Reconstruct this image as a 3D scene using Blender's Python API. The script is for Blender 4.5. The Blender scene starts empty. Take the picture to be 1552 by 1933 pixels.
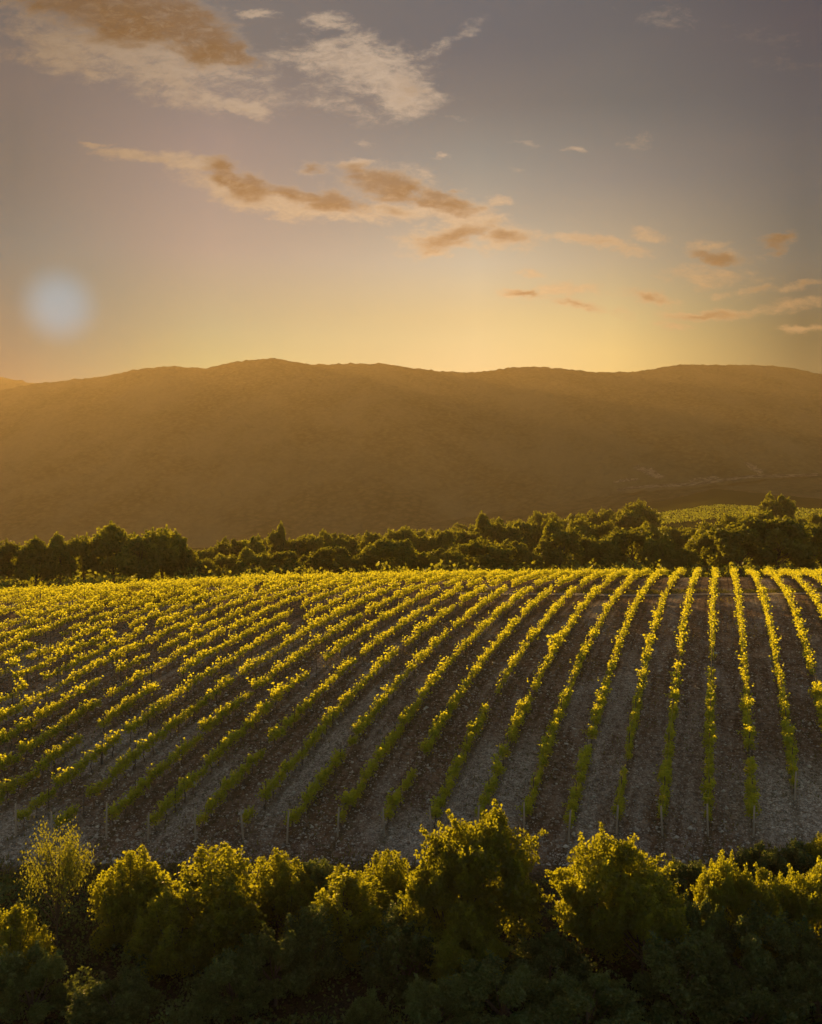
import bpy, math, random
import numpy as np
from mathutils import Vector, Matrix

random.seed(7)
rng = np.random.default_rng(11)
C = bpy.context.scene.collection
F = 1938.0            # focal length in photo pixels (photo 1552 x 1933)
CX, HY = 776.0, 930.0  # photo column of the optical axis, photo row of eye level

# ------------------------------------------------------------------ camera
cam_d = bpy.data.cameras.new("camera")
cam = bpy.data.objects.new("camera", cam_d)
C.objects.link(cam)
cam_d.sensor_fit = 'VERTICAL'
cam_d.sensor_height = 24.0
cam_d.lens = 24.0 * F / 1933.0
cam_d.shift_y = -(1933 / 2 - HY) / 1933.0
cam_d.clip_start = 0.5
cam_d.clip_end = 20000
cam.location = (0, 0, 0)
cam.rotation_euler = (math.radians(90), 0, 0)
bpy.context.scene.camera = cam

# ------------------------------------------------------------------ sun, exposure
S = Vector(((112 - CX) / F, 1.0, (HY - 577) / F)).normalized()
sun_d = bpy.data.lights.new("sun", 'SUN')
sun_d.energy = 5.0
sun_d.angle = math.radians(0.5)
sun_d.color = (1.0, 0.58, 0.17)
sun = bpy.data.objects.new("sun", sun_d)
sun.rotation_euler = S.to_track_quat('Z', 'Y').to_euler()
C.objects.link(sun)
vs = bpy.context.scene.view_settings
vs.view_transform = 'Standard'
vs.look = 'None'
vs.exposure = 1.1
vs.gamma = 1.0
EXP = 2 ** vs.exposure
bpy.context.scene.cycles.volume_bounces = 0
bpy.context.scene.cycles.max_bounces = 6
bpy.context.scene.cycles.transparent_max_bounces = 4


def lin(c):
    return [((x / 255) / 12.92 if x / 255 <= 0.04045 else ((x / 255 + 0.055) / 1.055) ** 2.4) for x in c]


# node helper
class NT:
    def __init__(s, tree):
        s.t = tree
        s.n, s.l = tree.nodes, tree.links

    def new(s, typ, **kw):
        n = s.n.new(typ)
        for k, v in kw.items():
            setattr(n, k, v)
        return n

    def put(s, sock, v):
        if hasattr(v, 'is_linked') or hasattr(v, 'links'):
            s.l.new(v, sock)
        else:
            sock.default_value = v

    def math(s, op, a, b=None, c=None, clamp=False):
        n = s.new('ShaderNodeMath', operation=op, use_clamp=clamp)
        s.put(n.inputs[0], a)
        if b is not None:
            s.put(n.inputs[1], b)
        if c is not None:
            s.put(n.inputs[2], c)
        return n.outputs[0]

    def vmath(s, op, a, b=None, scale=None):
        n = s.new('ShaderNodeVectorMath', operation=op)
        s.put(n.inputs[0], a)
        if b is not None:
            s.put(n.inputs[1], b)
        if scale is not None:
            s.put(n.inputs['Scale'], scale)
        return n.outputs['Value'] if op in ('LENGTH', 'DOT_PRODUCT') else n.outputs['Vector']

    def rng(s, v, a, b, c=0.0, d=1.0, smooth=True):
        n = s.new('ShaderNodeMapRange', interpolation_type='SMOOTHSTEP' if smooth else 'LINEAR')
        s.put(n.inputs[0], v)
        n.inputs[1].default_value, n.inputs[2].default_value = a, b
        n.inputs[3].default_value, n.inputs[4].default_value = c, d
        return n.outputs[0]

    def mix(s, f, a, b, blend='MIX'):
        n = s.new('ShaderNodeMix', data_type='RGBA', blend_type=blend)
        s.put(n.inputs[0], f)
        for i, v in ((6, a), (7, b)):
            if isinstance(v, (list, tuple)):
                v = (*v[:3], 1.0)
            s.put(n.inputs[i], v)
        return n.outputs[2]

    def noise(s, vec, scale, detail=2.0, rough=0.5, dist=0.0):
        n = s.new('ShaderNodeTexNoise')
        s.put(n.inputs['Vector'], vec)
        n.inputs['Scale'].default_value = scale
        n.inputs['Detail'].default_value = detail
        n.inputs['Roughness'].default_value = rough
        n.inputs['Distortion'].default_value = dist
        return n.outputs

    def ramp(s, f, stops):
        n = s.new('ShaderNodeValToRGB')
        e = n.color_ramp.elements
        while len(e) < len(stops):
            e.new(0.5)
        for el, (p, c) in zip(e, stops):
            el.position = p
            el.color = (*c[:3], 1.0)
        s.put(n.inputs[0], f)
        return n.outputs[0]


# ------------------------------------------------------------------ sky (world)
W = bpy.data.worlds.new("World")
bpy.context.scene.world = W
W.use_nodes = True
W.node_tree.nodes.clear()
n = NT(W.node_tree)
tc = n.new('ShaderNodeTexCoord')
sep = n.new('ShaderNodeSeparateXYZ')
n.l.new(tc.outputs['Generated'], sep.inputs[0])
dx, dy, dz = sep.outputs
az = n.math('ARCTAN2', dx, dy)
el = n.math('ARCSINE', dz)
tanel = n.math('DIVIDE', dz, n.math('SQRT', n.math('ADD', n.math('MULTIPLY', dx, dx), n.math('MULTIPLY', dy, dy))))
# vertical gradients at five bearings (photo columns and rows -> directions), seen through the warm haze
EL1 = 0.8
t_el = n.math('DIVIDE', n.math('MAXIMUM', tanel, 0.0), EL1, clamp=True)
COLS = [(30, [(930, (20, 70, 80)), (650, (22, 78, 92)), (500, (20, 88, 109)), (350, (52, 86, 102)), (200, (62, 83, 99)), (0, (56, 78, 94)), (-600, (58, 76, 96))]),
        (400, [(930, (150, 160, 112)), (690, (154, 164, 124)), (620, (148, 158, 133)), (480, (150, 145, 142)), (280, (126, 123, 129)), (100, (84, 98, 109)), (-600, (64, 86, 104))]),
        (900, [(930, (238, 204, 134)), (690, (224, 204, 153)), (640, (220, 203, 153)), (600, (212, 195, 149)), (500, (187, 182, 164)), (400, (151, 153, 146)), (300, (116, 131, 135)), (200, (87, 103, 114)), (100, (63, 88, 107)), (-600, (58, 82, 102))]),
        (1155, [(930, (214, 190, 118)), (670, (215, 193, 132)), (600, (195, 182, 135)), (500, (163, 158, 139)), (350, (112, 122, 126)), (200, (65, 91, 105)), (50, (51, 80, 99)), (-600, (54, 78, 98))]),
        (1515, [(930, (30, 76, 58)), (640, (32, 74, 68)), (520, (48, 86, 95)), (400, (36, 78, 95)), (250, (16, 67, 90)), (100, (8, 58, 84)), (-600, (36, 64, 84))])]
sky = None
for i, (cx_, st_) in enumerate(COLS):
    r_ = n.ramp(t_el, [(min(1, max(0, ((HY - y) / F) / EL1)), [v / EXP for v in lin(c)]) for y, c in st_])
    if sky is None:
        sky = r_
    else:
        f_ = n.rng(az, math.atan((COLS[i - 1][0] - CX) / F), math.atan((cx_ - CX) / F), smooth=False)
        sky = n.mix(f_, sky, r_)
daz = n.math('DIVIDE', n.math('SUBTRACT', az, (780 - CX) / F), 0.36)
fall = n.math('EXPONENT', n.math('MULTIPLY', n.math('MULTIPLY', daz, daz), -1.0))
# large soft variation
Gn = n.noise(n.vmath('MULTIPLY', tc.outputs['Generated'], (1.5, 1.5, 5.0)), 2.2, 3.0, 0.5)
sky = n.mix(n.math('MULTIPLY', n.rng(Gn[0], 0.35, 0.75), 0.10), sky, [v / EXP for v in lin((120, 112, 112))])

# clouds: gnomonic coordinates about the horizon point north, in thousands of photo pixels
ydiv = n.math('MAXIMUM', dy, 0.08)
gx = n.math('MULTIPLY', n.math('DIVIDE', dx, ydiv), F / 1000)
gz = n.math('MULTIPLY', n.math('DIVIDE', dz, ydiv), F / 1000)
comb = n.new('ShaderNodeCombineXYZ')
n.l.new(gx, comb.inputs[0])
n.l.new(gz, comb.inputs[1])
P0 = comb.outputs[0]
str_map = n.new('ShaderNodeMapping')
str_map.inputs['Rotation'].default_value = (0, 0, math.radians(14))
str_map.inputs['Scale'].default_value = (1.0, 2.1, 1.0)
n.l.new(P0, str_map.inputs[0])
PS = str_map.outputs[0]
wA = n.noise(PS, 7.0, 3.0, 0.55)
wB = n.noise(PS, 26.0, 5.0, 0.62)
P1 = n.vmath('ADD', P0, n.vmath('MULTIPLY', n.vmath('SUBTRACT', wA[1], (0.5, 0.5, 0.5)), (0.11, 0.055, 0)))
P1 = n.vmath('ADD', P1, n.vmath('MULTIPLY', n.vmath('SUBTRACT', wB[1], (0.5, 0.5, 0.5)), (0.050, 0.028, 0)))
VEIL = [  # column, row, half length, half thickness, tilt down to the right (deg), density: thin cream cloud
    (230, 70, 390, 100, 20, .70), (400, 110, 130, 50, 24, .72), (250, 105, 330, 42, 22, .80), (110, 95, 170, 55, 30, .66), (60, 112, 90, 22, 10, .5), (320, 150, 70, 32, -20, .42), (170, 140, 60, 22, 20, .6),
    (680, 130, 200, 66, 12, .74), (760, 165, 110, 60, 22, .74), (620, 38, 85, 20, 5, .62), (480, 35, 60, 10, 0, .6), (445, 205, 85, 17, 22, .72), (400, 178, 45, 14, -10, .55), (660, 205, 130, 34, 5, .42),
    (830, 85, 110, 18, -28, .36), (175, 268, 50, 10, 3, .66), (265, 296, 115, 14, 8, .78), (385, 314, 150, 24, 8, .78), (500, 372, 220, 34, 15, .95), (630, 394, 150, 28, 10, .9), (590, 314, 60, 16, 0, .6),
    (735, 352, 165, 44, 14, .66), (845, 396, 130, 34, 10, .8), (675, 312, 60, 16, 0, .7), (750, 402, 110, 24, 8, .74), (840, 450, 120, 36, -12, .80), (890, 420, 100, 40, 10, .66), (965, 448, 65, 30, -5, .72), (820, 484, 50, 10, 0, .62),
    (875, 369, 30, 8, 0, .5), (940, 378, 38, 11, 0, .62), (690, 268, 35, 8, 5, .5), (825, 305, 28, 6, 0, .5), (1000, 272, 32, 7, 5, .45), (1075, 280, 42, 7, 5, .48), (1210, 275, 50, 16, -10, .40), (980, 322, 30, 6, 0, .42),
    (1130, 460, 95, 14, 10, .76), (1210, 443, 44, 16, 8, .66), (1465, 459, 50, 18, -4, .55), (1355, 482, 100, 16, 4, .62), (1335, 470, 80, 15, 0, .58), (1345, 520, 110, 20, 0, .58),
    (1450, 548, 85, 13, -6, .62), (1530, 535, 55, 11, -6, .64), (980, 556, 62, 10, 8, .66), (1080, 553, 80, 15, -3, .72), (1210, 562, 85, 17, 9, .70), (1110, 583, 90, 11, 11, .72), (1000, 518, 38, 10, 12, .52),
    (1330, 593, 105, 11, 1, .66), (1285, 612, 45, 8, 5, .58), (1490, 580, 75, 13, -8, .54), (1525, 620, 65, 10, 0, .54), (1330, 45, 360, 40, 14, .20), (1500, 120, 190, 30, 10, .16), (870, 230, 70, 10, 0, .34)]
CORE = [  # thick brown cores
    (220, 20, 270, 50, 13, 1.1), (360, 56, 150, 48, 25, 1.15), (440, 98, 70, 26, 34, .9), (140, 30, 120, 34, 30, .62), (775, 160, 60, 30, 25, .42), (640, 130, 60, 24, 10, .3),
    (450, 338, 92, 27, 24, 1.0), (540, 364, 120, 19, 14, 1.0), (635, 380, 85, 20, 8, 1.0), (590, 372, 60, 16, 8, .9), (592, 314, 42, 10, 0, .85), (720, 348, 125, 26, 16, 1.0), (830, 378, 95, 17, 12, .95), (745, 400, 60, 13, 8, .5),
    (850, 450, 100, 20, -14, .8), (900, 438, 50, 14, -8, .5), (965, 446, 45, 15, -5, .62), (876, 369, 24, 6, 0, .6), (1465, 459, 46, 13, -4, .85), (1355, 486, 85, 9, 4, .9), (985, 557, 42, 6, 10, .7),
    (1215, 564, 65, 9, 9, .55), (1110, 584, 60, 6, 11, .6), (1335, 594, 80, 6, 1, .5), (1130, 462, 60, 7, 10, .4), (1440, 548, 50, 7, -8, .5), (1530, 536, 40, 6, -6, .5)]


def blobs(lst, P, gl, gt, boost):
    dens = None
    for j, (cx_, cy_, hl, ht, ang, de) in enumerate(lst):
        if cy_ > 430 and cx_ > 920:
            hl, ht = hl * 1.3, ht * 1.1
        if j and j % 8 == 0:      # evaluate in batches, so that the shader fits its stack
            P = n.vmath('ADD', P, n.vmath('SCALE', (0.5, 0.5, 0.5), scale=n.math('MULTIPLY', dens, 1e-6)))
        m = n.new('ShaderNodeMapping', vector_type='TEXTURE')
        m.inputs['Location'].default_value = ((cx_ - CX) / 1000, (HY - cy_) / 1000, 0)
        m.inputs['Rotation'].default_value = (0, 0, math.radians(-ang))
        m.inputs['Scale'].default_value = (hl / 1000 * gl, ht / 1000 * gt, 1)
        n.l.new(P, m.inputs[0])
        d = n.rng(n.vmath('LENGTH', m.outputs[0]), 0.0, 1.0, de * boost + 0.06, 0.0)
        dens = d if dens is None else n.math('MAXIMUM', dens, d)
    return dens


veil = blobs(VEIL, P1, 1.25, 1.6, 1.08)
coreb = blobs(CORE, n.vmath('ADD', P1, n.vmath('SCALE', (0.5, 0.5, 0.5), scale=n.math('MULTIPLY', veil, 1e-6))), 1.35, 2.1, 1.04)
nz = n.noise(PS, 9.0, 14.0, 0.66, 0.5)
nz2 = n.noise(n.vmath('ADD', PS, (3.1, 1.7, 0.0)), 30.0, 10.0, 0.72, 0.4)
na_ = n.math('SUBTRACT', nz[0], 0.5)
nb_ = n.math('SUBTRACT', nz2[0], 0.5)
va = n.math('ADD', veil, n.math('MULTIPLY_ADD', na_, 1.5, n.math('MULTIPLY', nb_, 0.95)))
alpha = n.math('MULTIPLY', n.rng(va, 0.16, 0.82), n.rng(veil, 0.02, 0.30))
vb = n.math('ADD', coreb, n.math('MULTIPLY_ADD', na_, 1.3, n.math('MULTIPLY', nb_, 0.8)))
core = n.math('MULTIPLY', n.rng(vb, 0.26, 0.92), n.rng(coreb, 0.05, 0.35))
alpha = n.math('MAXIMUM', alpha, n.math('MULTIPLY', core, 0.85))
lowf = n.rng(tanel, 0.13, 0.40)
edge_c = n.mix(lowf, [v / EXP for v in lin((230, 192, 144))], [v / EXP for v in lin((184, 170, 154))])
edge_c = n.mix(n.rng(nz2[0], 0.3, 0.7), n.mix(0.25, edge_c, [v / EXP for v in lin((110, 95, 90))]), edge_c)
core_c = n.mix(lowf, [v / EXP for v in lin((164, 120, 82))], [v / EXP for v in lin((114, 86, 60))])
core_c = n.mix(n.math('MULTIPLY', n.rng(nz2[0], 0.42, 0.72), 0.45), core_c, edge_c)
cl = n.mix(core, edge_c, core_c)
side = n.math('MULTIPLY_ADD', fall, 0.85, 0.15)
cs = n.new('ShaderNodeCombineColor')
for i in range(3):
    n.l.new(side, cs.inputs[i])
cl = n.mix(1.0, cl, cs.outputs[0], 'MULTIPLY')
sky = n.mix(n.math('MULTIPLY', alpha, 0.90), sky, cl)
# hazy sun disc with a soft bluish rim
ang = n.math('ARCCOSINE', n.vmath('DOT_PRODUCT', tc.outputs['Generated'], tuple(S)))
disc = n.rng(ang, 0.007, 0.042, 1.0, 0.0)
halo = n.rng(ang, 0.0, 0.12, 1.0, 0.0)
sky = n.mix(n.math('MULTIPLY', halo, 0.40), sky, [v / EXP for v in lin((66, 122, 132))])
sky = n.mix(disc, sky, [v / EXP for v in lin((84, 146, 172))])
# the rest of the sky dome, behind and above the view, is the physical sky
nish = n.new('ShaderNodeTexSky', sky_type='NISHITA')
nish.sun_disc = False
nish.sun_elevation = math.asin(S.z)
nish.sun_rotation = math.atan2(S.x, S.y)
nish.air_density, nish.dust_density = 1.0, 2.0
front = n.math('MULTIPLY', n.rng(dy, 0.05, 0.55), n.rng(dz, 0.75, 0.55))
bgA = n.new('ShaderNodeBackground')
n.l.new(n.mix(0.9, nish.outputs[0], n.mix(1.0, nish.outputs[0], (1.25, 0.98, 0.70), 'MULTIPLY')), bgA.inputs[0])
bgA.inputs[1].default_value = 0.083
bgB = n.new('ShaderNodeBackground')
n.l.new(sky, bgB.inputs[0])
mixb = n.new('ShaderNodeMixShader')
n.l.new(front, mixb.inputs[0])
n.l.new(bgA.outputs[0], mixb.inputs[1])
n.l.new(bgB.outputs[0], mixb.inputs[2])
wo = n.new('ShaderNodeOutputWorld')
n.l.new(mixb.outputs[0], wo.inputs[0])
W.cycles.sampling_method = 'MANUAL'
W.cycles.sample_map_resolution = 512

# ------------------------------------------------------------------ helpers for objects
def tag(o, label=None, cat=None, group=None, kind=None):
    for k, v in (('label', label), ('category', cat), ('group', group), ('kind', kind)):
        if v:
            o[k] = v
    return o


def mesh_np(name, V, faces, mat, tint=None, smooth=False):
    """faces: list of (M,k) arrays"""
    me = bpy.data.meshes.new(name)
    V = np.asarray(V, np.float32)
    me.vertices.add(len(V))
    me.vertices.foreach_set('co', V.ravel())
    loops = np.concatenate([f.ravel() for f in faces]).astype(np.int32)
    tot = np.concatenate([np.full(len(f), f.shape[1], np.int32) for f in faces])
    start = np.concatenate([[0], np.cumsum(tot)[:-1]]).astype(np.int32)
    me.loops.add(len(loops))
    me.loops.foreach_set('vertex_index', loops)
    me.polygons.add(len(tot))
    me.polygons.foreach_set('loop_start', start)
    me.polygons.foreach_set('loop_total', tot)
    if smooth:
        me.polygons.foreach_set('use_smooth', np.ones(len(tot), bool))
    me.update(calc_edges=True)
    if tint is not None:
        at = me.attributes.new('tint', 'FLOAT', 'POINT')
        at.data.foreach_set('value', np.asarray(tint, np.float32))
    me.materials.append(mat)
    return me


def link(name, me, parent=None):
    o = bpy.data.objects.new(name, me)
    C.objects.link(o)
    if parent is not None:
        o.parent = parent
    return o


def leaf_quads(cen, L, Wd, up=0.0):
    """rhombic leaves of random orientation at the points cen; returns verts, quads"""
    N = len(cen)
    a = rng.normal(size=(N, 3))
    a[:, 2] += up
    a /= np.linalg.norm(a, axis=1, keepdims=True)
    b = np.cross(a, rng.normal(size=(N, 3)))
    b /= np.linalg.norm(b, axis=1, keepdims=True) + 1e-9
    nrm = np.cross(a, b)
    L = np.broadcast_to(L, (N,))[:, None] * rng.uniform(0.7, 1.3, (N, 1))
    Wd = np.broadcast_to(Wd, (N,))[:, None] * rng.uniform(0.7, 1.3, (N, 1))
    fold = nrm * Wd * 0.35
    V = np.stack([cen - a * L, cen + b * Wd + fold + a * L * 0.15, cen + a * L, cen - b * Wd + fold + a * L * 0.15], 1).reshape(-1, 3)
    Q = np.arange(N * 4).reshape(N, 4)
    return V, Q


def tubes(paths, sides=5):
    """paths: list of (points (k,3), radii (k)); returns verts, quads"""
    Vs, Qs, off = [], [], 0
    for pts, rad in paths:
        pts = np.asarray(pts, float)
        k = len(pts)
        tang = np.gradient(pts, axis=0)
        tang /= np.linalg.norm(tang, axis=1, keepdims=True) + 1e-9
        ref = np.array([0.31, 0.95, 0.05])
        s1 = np.cross(tang, ref)
        s1 /= np.linalg.norm(s1, axis=1, keepdims=True) + 1e-9
        s2 = np.cross(tang, s1)
        th = np.linspace(0, 2 * np.pi, sides, endpoint=False)
        ring = pts[:, None, :] + np.asarray(rad)[:, None, None] * (np.cos(th)[None, :, None] * s1[:, None] + np.sin(th)[None, :, None] * s2[:, None])
        Vs.append(ring.reshape(-1, 3))
        i = np.arange(k - 1)[:, None] * sides
        j = np.arange(sides)[None]
        j2 = (j + 1) % sides
        Qs.append(np.stack([i + j, i + j2, i + sides + j2, i + sides + j], -1).reshape(-1, 4) + off)
        off += k * sides
    return np.concatenate(Vs), np.concatenate(Qs)


def vnoise(x, y, seed=0):
    """smooth value noise, vectorised"""
    xi, yi = np.floor(x).astype(np.int64), np.floor(y).astype(np.int64)
    fx, fy = x - xi, y - yi
    fx, fy = fx * fx * (3 - 2 * fx), fy * fy * (3 - 2 * fy)

    def h(a, b):
        v = (a * 374761393 + b * 668265263 + seed * 974634777) & 0xFFFFFFFF
        v = ((v ^ (v >> 13)) * 1274126177) & 0xFFFFFFFF
        return ((v ^ (v >> 16)) & 0xFFFF) / 65535.0
    return (h(xi, yi) * (1 - fx) + h(xi + 1, yi) * fx) * (1 - fy) + (h(xi, yi + 1) * (1 - fx) + h(xi + 1, yi + 1) * fx) * fy


def fbm(x, y, oct=4, seed=0):
    r, a, s = 0, 0.5, 1.0
    for i in range(oct):
        r = r + a * (vnoise(x * s, y * s, seed + i) - 0.5)
        a *= 0.5
        s *= 2.03
    return r


def sstep(x, a, b):
    t = np.clip((x - a) / (b - a), 0, 1)
    return t * t * (3 - 2 * t)


# ------------------------------------------------------------------ terrain
TH, V0, SP = 0.2926, -0.6778, 2.5           # heading of the vine rows, offset, spacing
COEF = [-12.5905, 4.2971, -3.483, 0.7198, -0.7496, 2.0377, -0.253, -1.4775, 1.1924]
EXPN = [(0, 0), (1, 0), (2, 0), (3, 0), (0, 1), (1, 1), (0, 2), (2, 1), (1, 2)]
CT, ST = math.cos(TH), math.sin(TH)


def zslope(X, Y):
    u, v = X * ST + Y * CT, X * CT - Y * ST
    U, V = (u - 90) / 40, (v + 10) / 30
    return sum(c * U ** a * V ** b for c, (a, b) in zip(COEF, EXPN)) - 0.85


BPX = np.array([-800, 0, 400, 776, 1150, 1350, 1552, 2300.])
BY = np.array([150, 180, 220, 300, 400, 500, 700, 1000.])
BPY = np.array([
    [1120, 1108, 1100, 1078, 1066, 1052, 1040, 1040],
    [1120, 1108, 1100, 1078, 1066, 1052, 1040, 1040],
    [1115, 1104, 1096, 1072, 1056, 1044, 1034, 1034],
    [1105, 1098, 1090, 1064, 1042, 1030, 1020, 1015],
    [1100, 1094, 1084, 1048, 1008, 986, 970, 960],
    [1098, 1092, 1082, 1044, 988, 957, 937, 920],
    [1098, 1092, 1082, 1042, 990, 966, 948, 930],
    [1098, 1092, 1082, 1044, 995, 978, 985, 985.]])


def bil(px, Y):
    i = np.clip(np.searchsorted(BPX, px) - 1, 0, len(BPX) - 2)
    j = np.clip(np.searchsorted(BY, Y) - 1, 0, len(BY) - 2)
    fx = np.clip((px - BPX[i]) / (BPX[i + 1] - BPX[i]), 0, 1)
    fy = np.clip((Y - BY[j]) / (BY[j + 1] - BY[j]), 0, 1)
    return (BPY[i, j] * (1 - fx) + BPY[i + 1, j] * fx) * (1 - fy) + (BPY[i, j + 1] * (1 - fx) + BPY[i + 1, j + 1] * fx) * fy


def crest(px):
    return np.interp(px, [-800, 0, 200, 400, 776, 1150, 1350, 1552, 2300], [124, 124, 126, 132, 140, 150, 158, 160, 160])


def ground_z(X, Y):
    X, Y = np.asarray(X, float), np.asarray(Y, float)
    Ys = np.maximum(Y, 8.0)
    a = np.clip(X / Ys, -0.55, 0.55)
    px = CX + F * np.clip(X / Ys, -0.8, 0.8)
    y0 = np.interp(px, [-800, 0, 200, 400, 776, 1150, 1350, 1552, 2300], [90, 92, 93, 96, 104, 113, 117, 118, 118])
    pt = np.interp(px, [-800, 0, 200, 400, 776, 1150, 1350, 1552, 2300], [1132, 1129, 1121, 1108, 1097, 1092, 1090, 1091, 1092])
    z_field = zslope(a * Ys, Ys)
    p0 = HY - F * zslope(a * y0, y0) / y0
    s0 = (p0 - (HY - F * zslope(a * (y0 - 1), y0 - 1) / (y0 - 1)))
    s0 = np.minimum(s0, -0.3)
    L = np.clip(2 * (pt - p0) / s0, 10, 60)
    t = np.maximum(Ys - y0, 0)
    pp = np.where(t < L, p0 + s0 * (t - t * t / (2 * L)), p0 + s0 * L / 2 + 0.035 * np.maximum(t - L, 0) ** 1.6)
    z = np.where(Ys < y0, z_field, -(pp - HY) / F * Ys)
    z_back = -(bil(px, Ys) - HY) / F * Ys
    yc = y0 + L
    w = sstep(Ys, yc + 12, yc + 45)
    z = z * (1 - w) + z_back * w
    z_front = np.interp(Ys, [8, 15, 30, 40, 44, 47, 52, 60], [-22.5, -22.3, -22.1, -21.8, -21.4, -21.0, -20.3, -19.2])
    w = sstep(Ys, 51, 58)
    z = z_front * (1 - w) + z * w
    return z + 0.30 * fbm(X * 0.12, Y * 0.12, 3, 5) * (1 + sstep(Ys, 150, 260) * 5 * (1 - sstep(Ys, 340, 420))) + 0.10 * fbm(X * 0.9, Y * 0.9, 2, 9)


def gz1(x, y):
    return float(ground_z(np.array([x]), np.array([y]))[0])


def grid_faces(nr, nc):
    i = np.arange(nr - 1)[:, None] * nc
    j = np.arange(nc - 1)[None]
    return np.stack([i + j, i + j + 1, i + nc + j + 1, i + nc + j], -1).reshape(-1, 4)


# ------------------------------------------------------------------ materials
def new_mat(name):
    m = bpy.data.materials.new(name)
    m.use_nodes = True
    m.node_tree.nodes.clear()
    return m, NT(m.node_tree)


def finish(t, shader):
    o = t.new('ShaderNodeOutputMaterial')
    t.l.new(shader, o.inputs[0])


def principled(t, col, rough=0.9, bump=None, bstr=0.3, bdist=0.05, spec=0.2):
    p = t.new('ShaderNodeBsdfPrincipled')
    t.put(p.inputs['Base Color'], (*col[:3], 1) if isinstance(col, (list, tuple)) else col)
    t.put(p.inputs['Roughness'], rough)
    p.inputs['Specular IOR Level'].default_value = spec
    if bump is not None:
        b = t.new('ShaderNodeBump')
        b.inputs['Strength'].default_value = bstr
        b.inputs['Distance'].default_value = bdist
        t.l.new(bump, b.inputs['Height'])
        t.l.new(b.outputs[0], p.inputs['Normal'])
    return p.outputs[0]


def leaf_mat(name, dark, light, trans, mixf=0.5, rnd=0.25):
    m, t = new_mat(name)
    at = t.new('ShaderNodeAttribute', attribute_name='tint')
    oi = t.new('ShaderNodeObjectInfo')
    f = t.math('MULTIPLY_ADD', t.math('SUBTRACT', oi.outputs['Random'], 0.5), rnd * 2, at.outputs['Fac'], clamp=True)
    col = t.mix(f, dark, light)
    tr = t.mix(f, [c * 0.75 for c in trans], [min(1, c * 1.2) for c in trans])
    d = t.new('ShaderNodeBsdfDiffuse')
    t.l.new(col, d.inputs[0])
    r = t.new('ShaderNodeBsdfTranslucent')
    t.l.new(tr, r.inputs[0])
    mx = t.new('ShaderNodeMixShader')
    mx.inputs[0].default_value = mixf
    t.l.new(d.outputs[0], mx.inputs[1])
    t.l.new(r.outputs[0], mx.inputs[2])
    g = t.new('ShaderNodeBsdfGlossy')
    g.inputs['Roughness'].default_value = 0.45
    g.inputs[0].default_value = (0.9, 0.9, 0.8, 1)
    mx2 = t.new('ShaderNodeMixShader')
    mx2.inputs[0].default_value = 0.025
    t.l.new(mx.outputs[0], mx2.inputs[1])
    t.l.new(g.outputs[0], mx2.inputs[2])
    finish(t, mx2.outputs[0])
    return m


M_VINE = leaf_mat('vine_leaf', (0.030, 0.078, 0.018), (0.065, 0.14, 0.032), (0.98, 0.92, 0.03), 0.54, 0.15)
M_SHRUB = leaf_mat('shrub_leaf', (0.014, 0.027, 0.007), (0.036, 0.058, 0.013), (0.82, 0.84, 0.025), 0.34)
M_SHRUB_B = leaf_mat('green_shrub_leaf', (0.011, 0.025, 0.009), (0.066, 0.108, 0.040), (0.30, 0.36, 0.05), 0.26)
M_TREE = leaf_mat('tree_leaf', (0.026, 0.046, 0.012), (0.075, 0.110, 0.026), (0.45, 0.46, 0.02), 0.38, 0.35)
M_FARVINE = leaf_mat('far_vine_leaf', (0.04, 0.07, 0.015), (0.08, 0.13, 0.025), (0.42, 0.46, 0.03), 0.42)
M_GRASS = leaf_mat('grass_blade', (0.045, 0.055, 0.016), (0.12, 0.125, 0.035), (0.25, 0.22, 0.03), 0.4, 0.0)

M_BARK, t = new_mat('bark')
tcn = t.new('ShaderNodeTexCoord')
nb = t.noise(t.vmath('MULTIPLY', tcn.outputs['Object'], (6, 6, 1.2)), 3.0, 4)
finish(t, principled(t, t.mix(nb[0], (0.045, 0.034, 0.024), (0.15, 0.12, 0.09)), 0.95, nb[0], 0.6, 0.02))
M_POST, t = new_mat('weathered_post')
tcn = t.new('ShaderNodeTexCoord')
nb = t.noise(t.vmath('MULTIPLY', tcn.outputs['Object'], (20, 20, 1.5)), 2.0, 4)
finish(t, principled(t, t.mix(nb[0], (0.20, 0.17, 0.14), (0.38, 0.33, 0.28)), 0.9, nb[0], 0.4, 0.01))
M_STAKE, t = new_mat('dark_stake')
tcn = t.new('ShaderNodeTexCoord')
nb = t.noise(tcn.outputs['Object'], 8.0, 3)
finish(t, principled(t, t.mix(nb[0], (0.05, 0.04, 0.03), (0.11, 0.09, 0.07)), 0.8))
M_STONE, t = new_mat('stone')
at = t.new('ShaderNodeAttribute', attribute_name='tint')
finish(t, principled(t, t.mix(at.outputs['Fac'], (0.20, 0.17, 0.15), (0.52, 0.49, 0.45)), 0.9))

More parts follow.
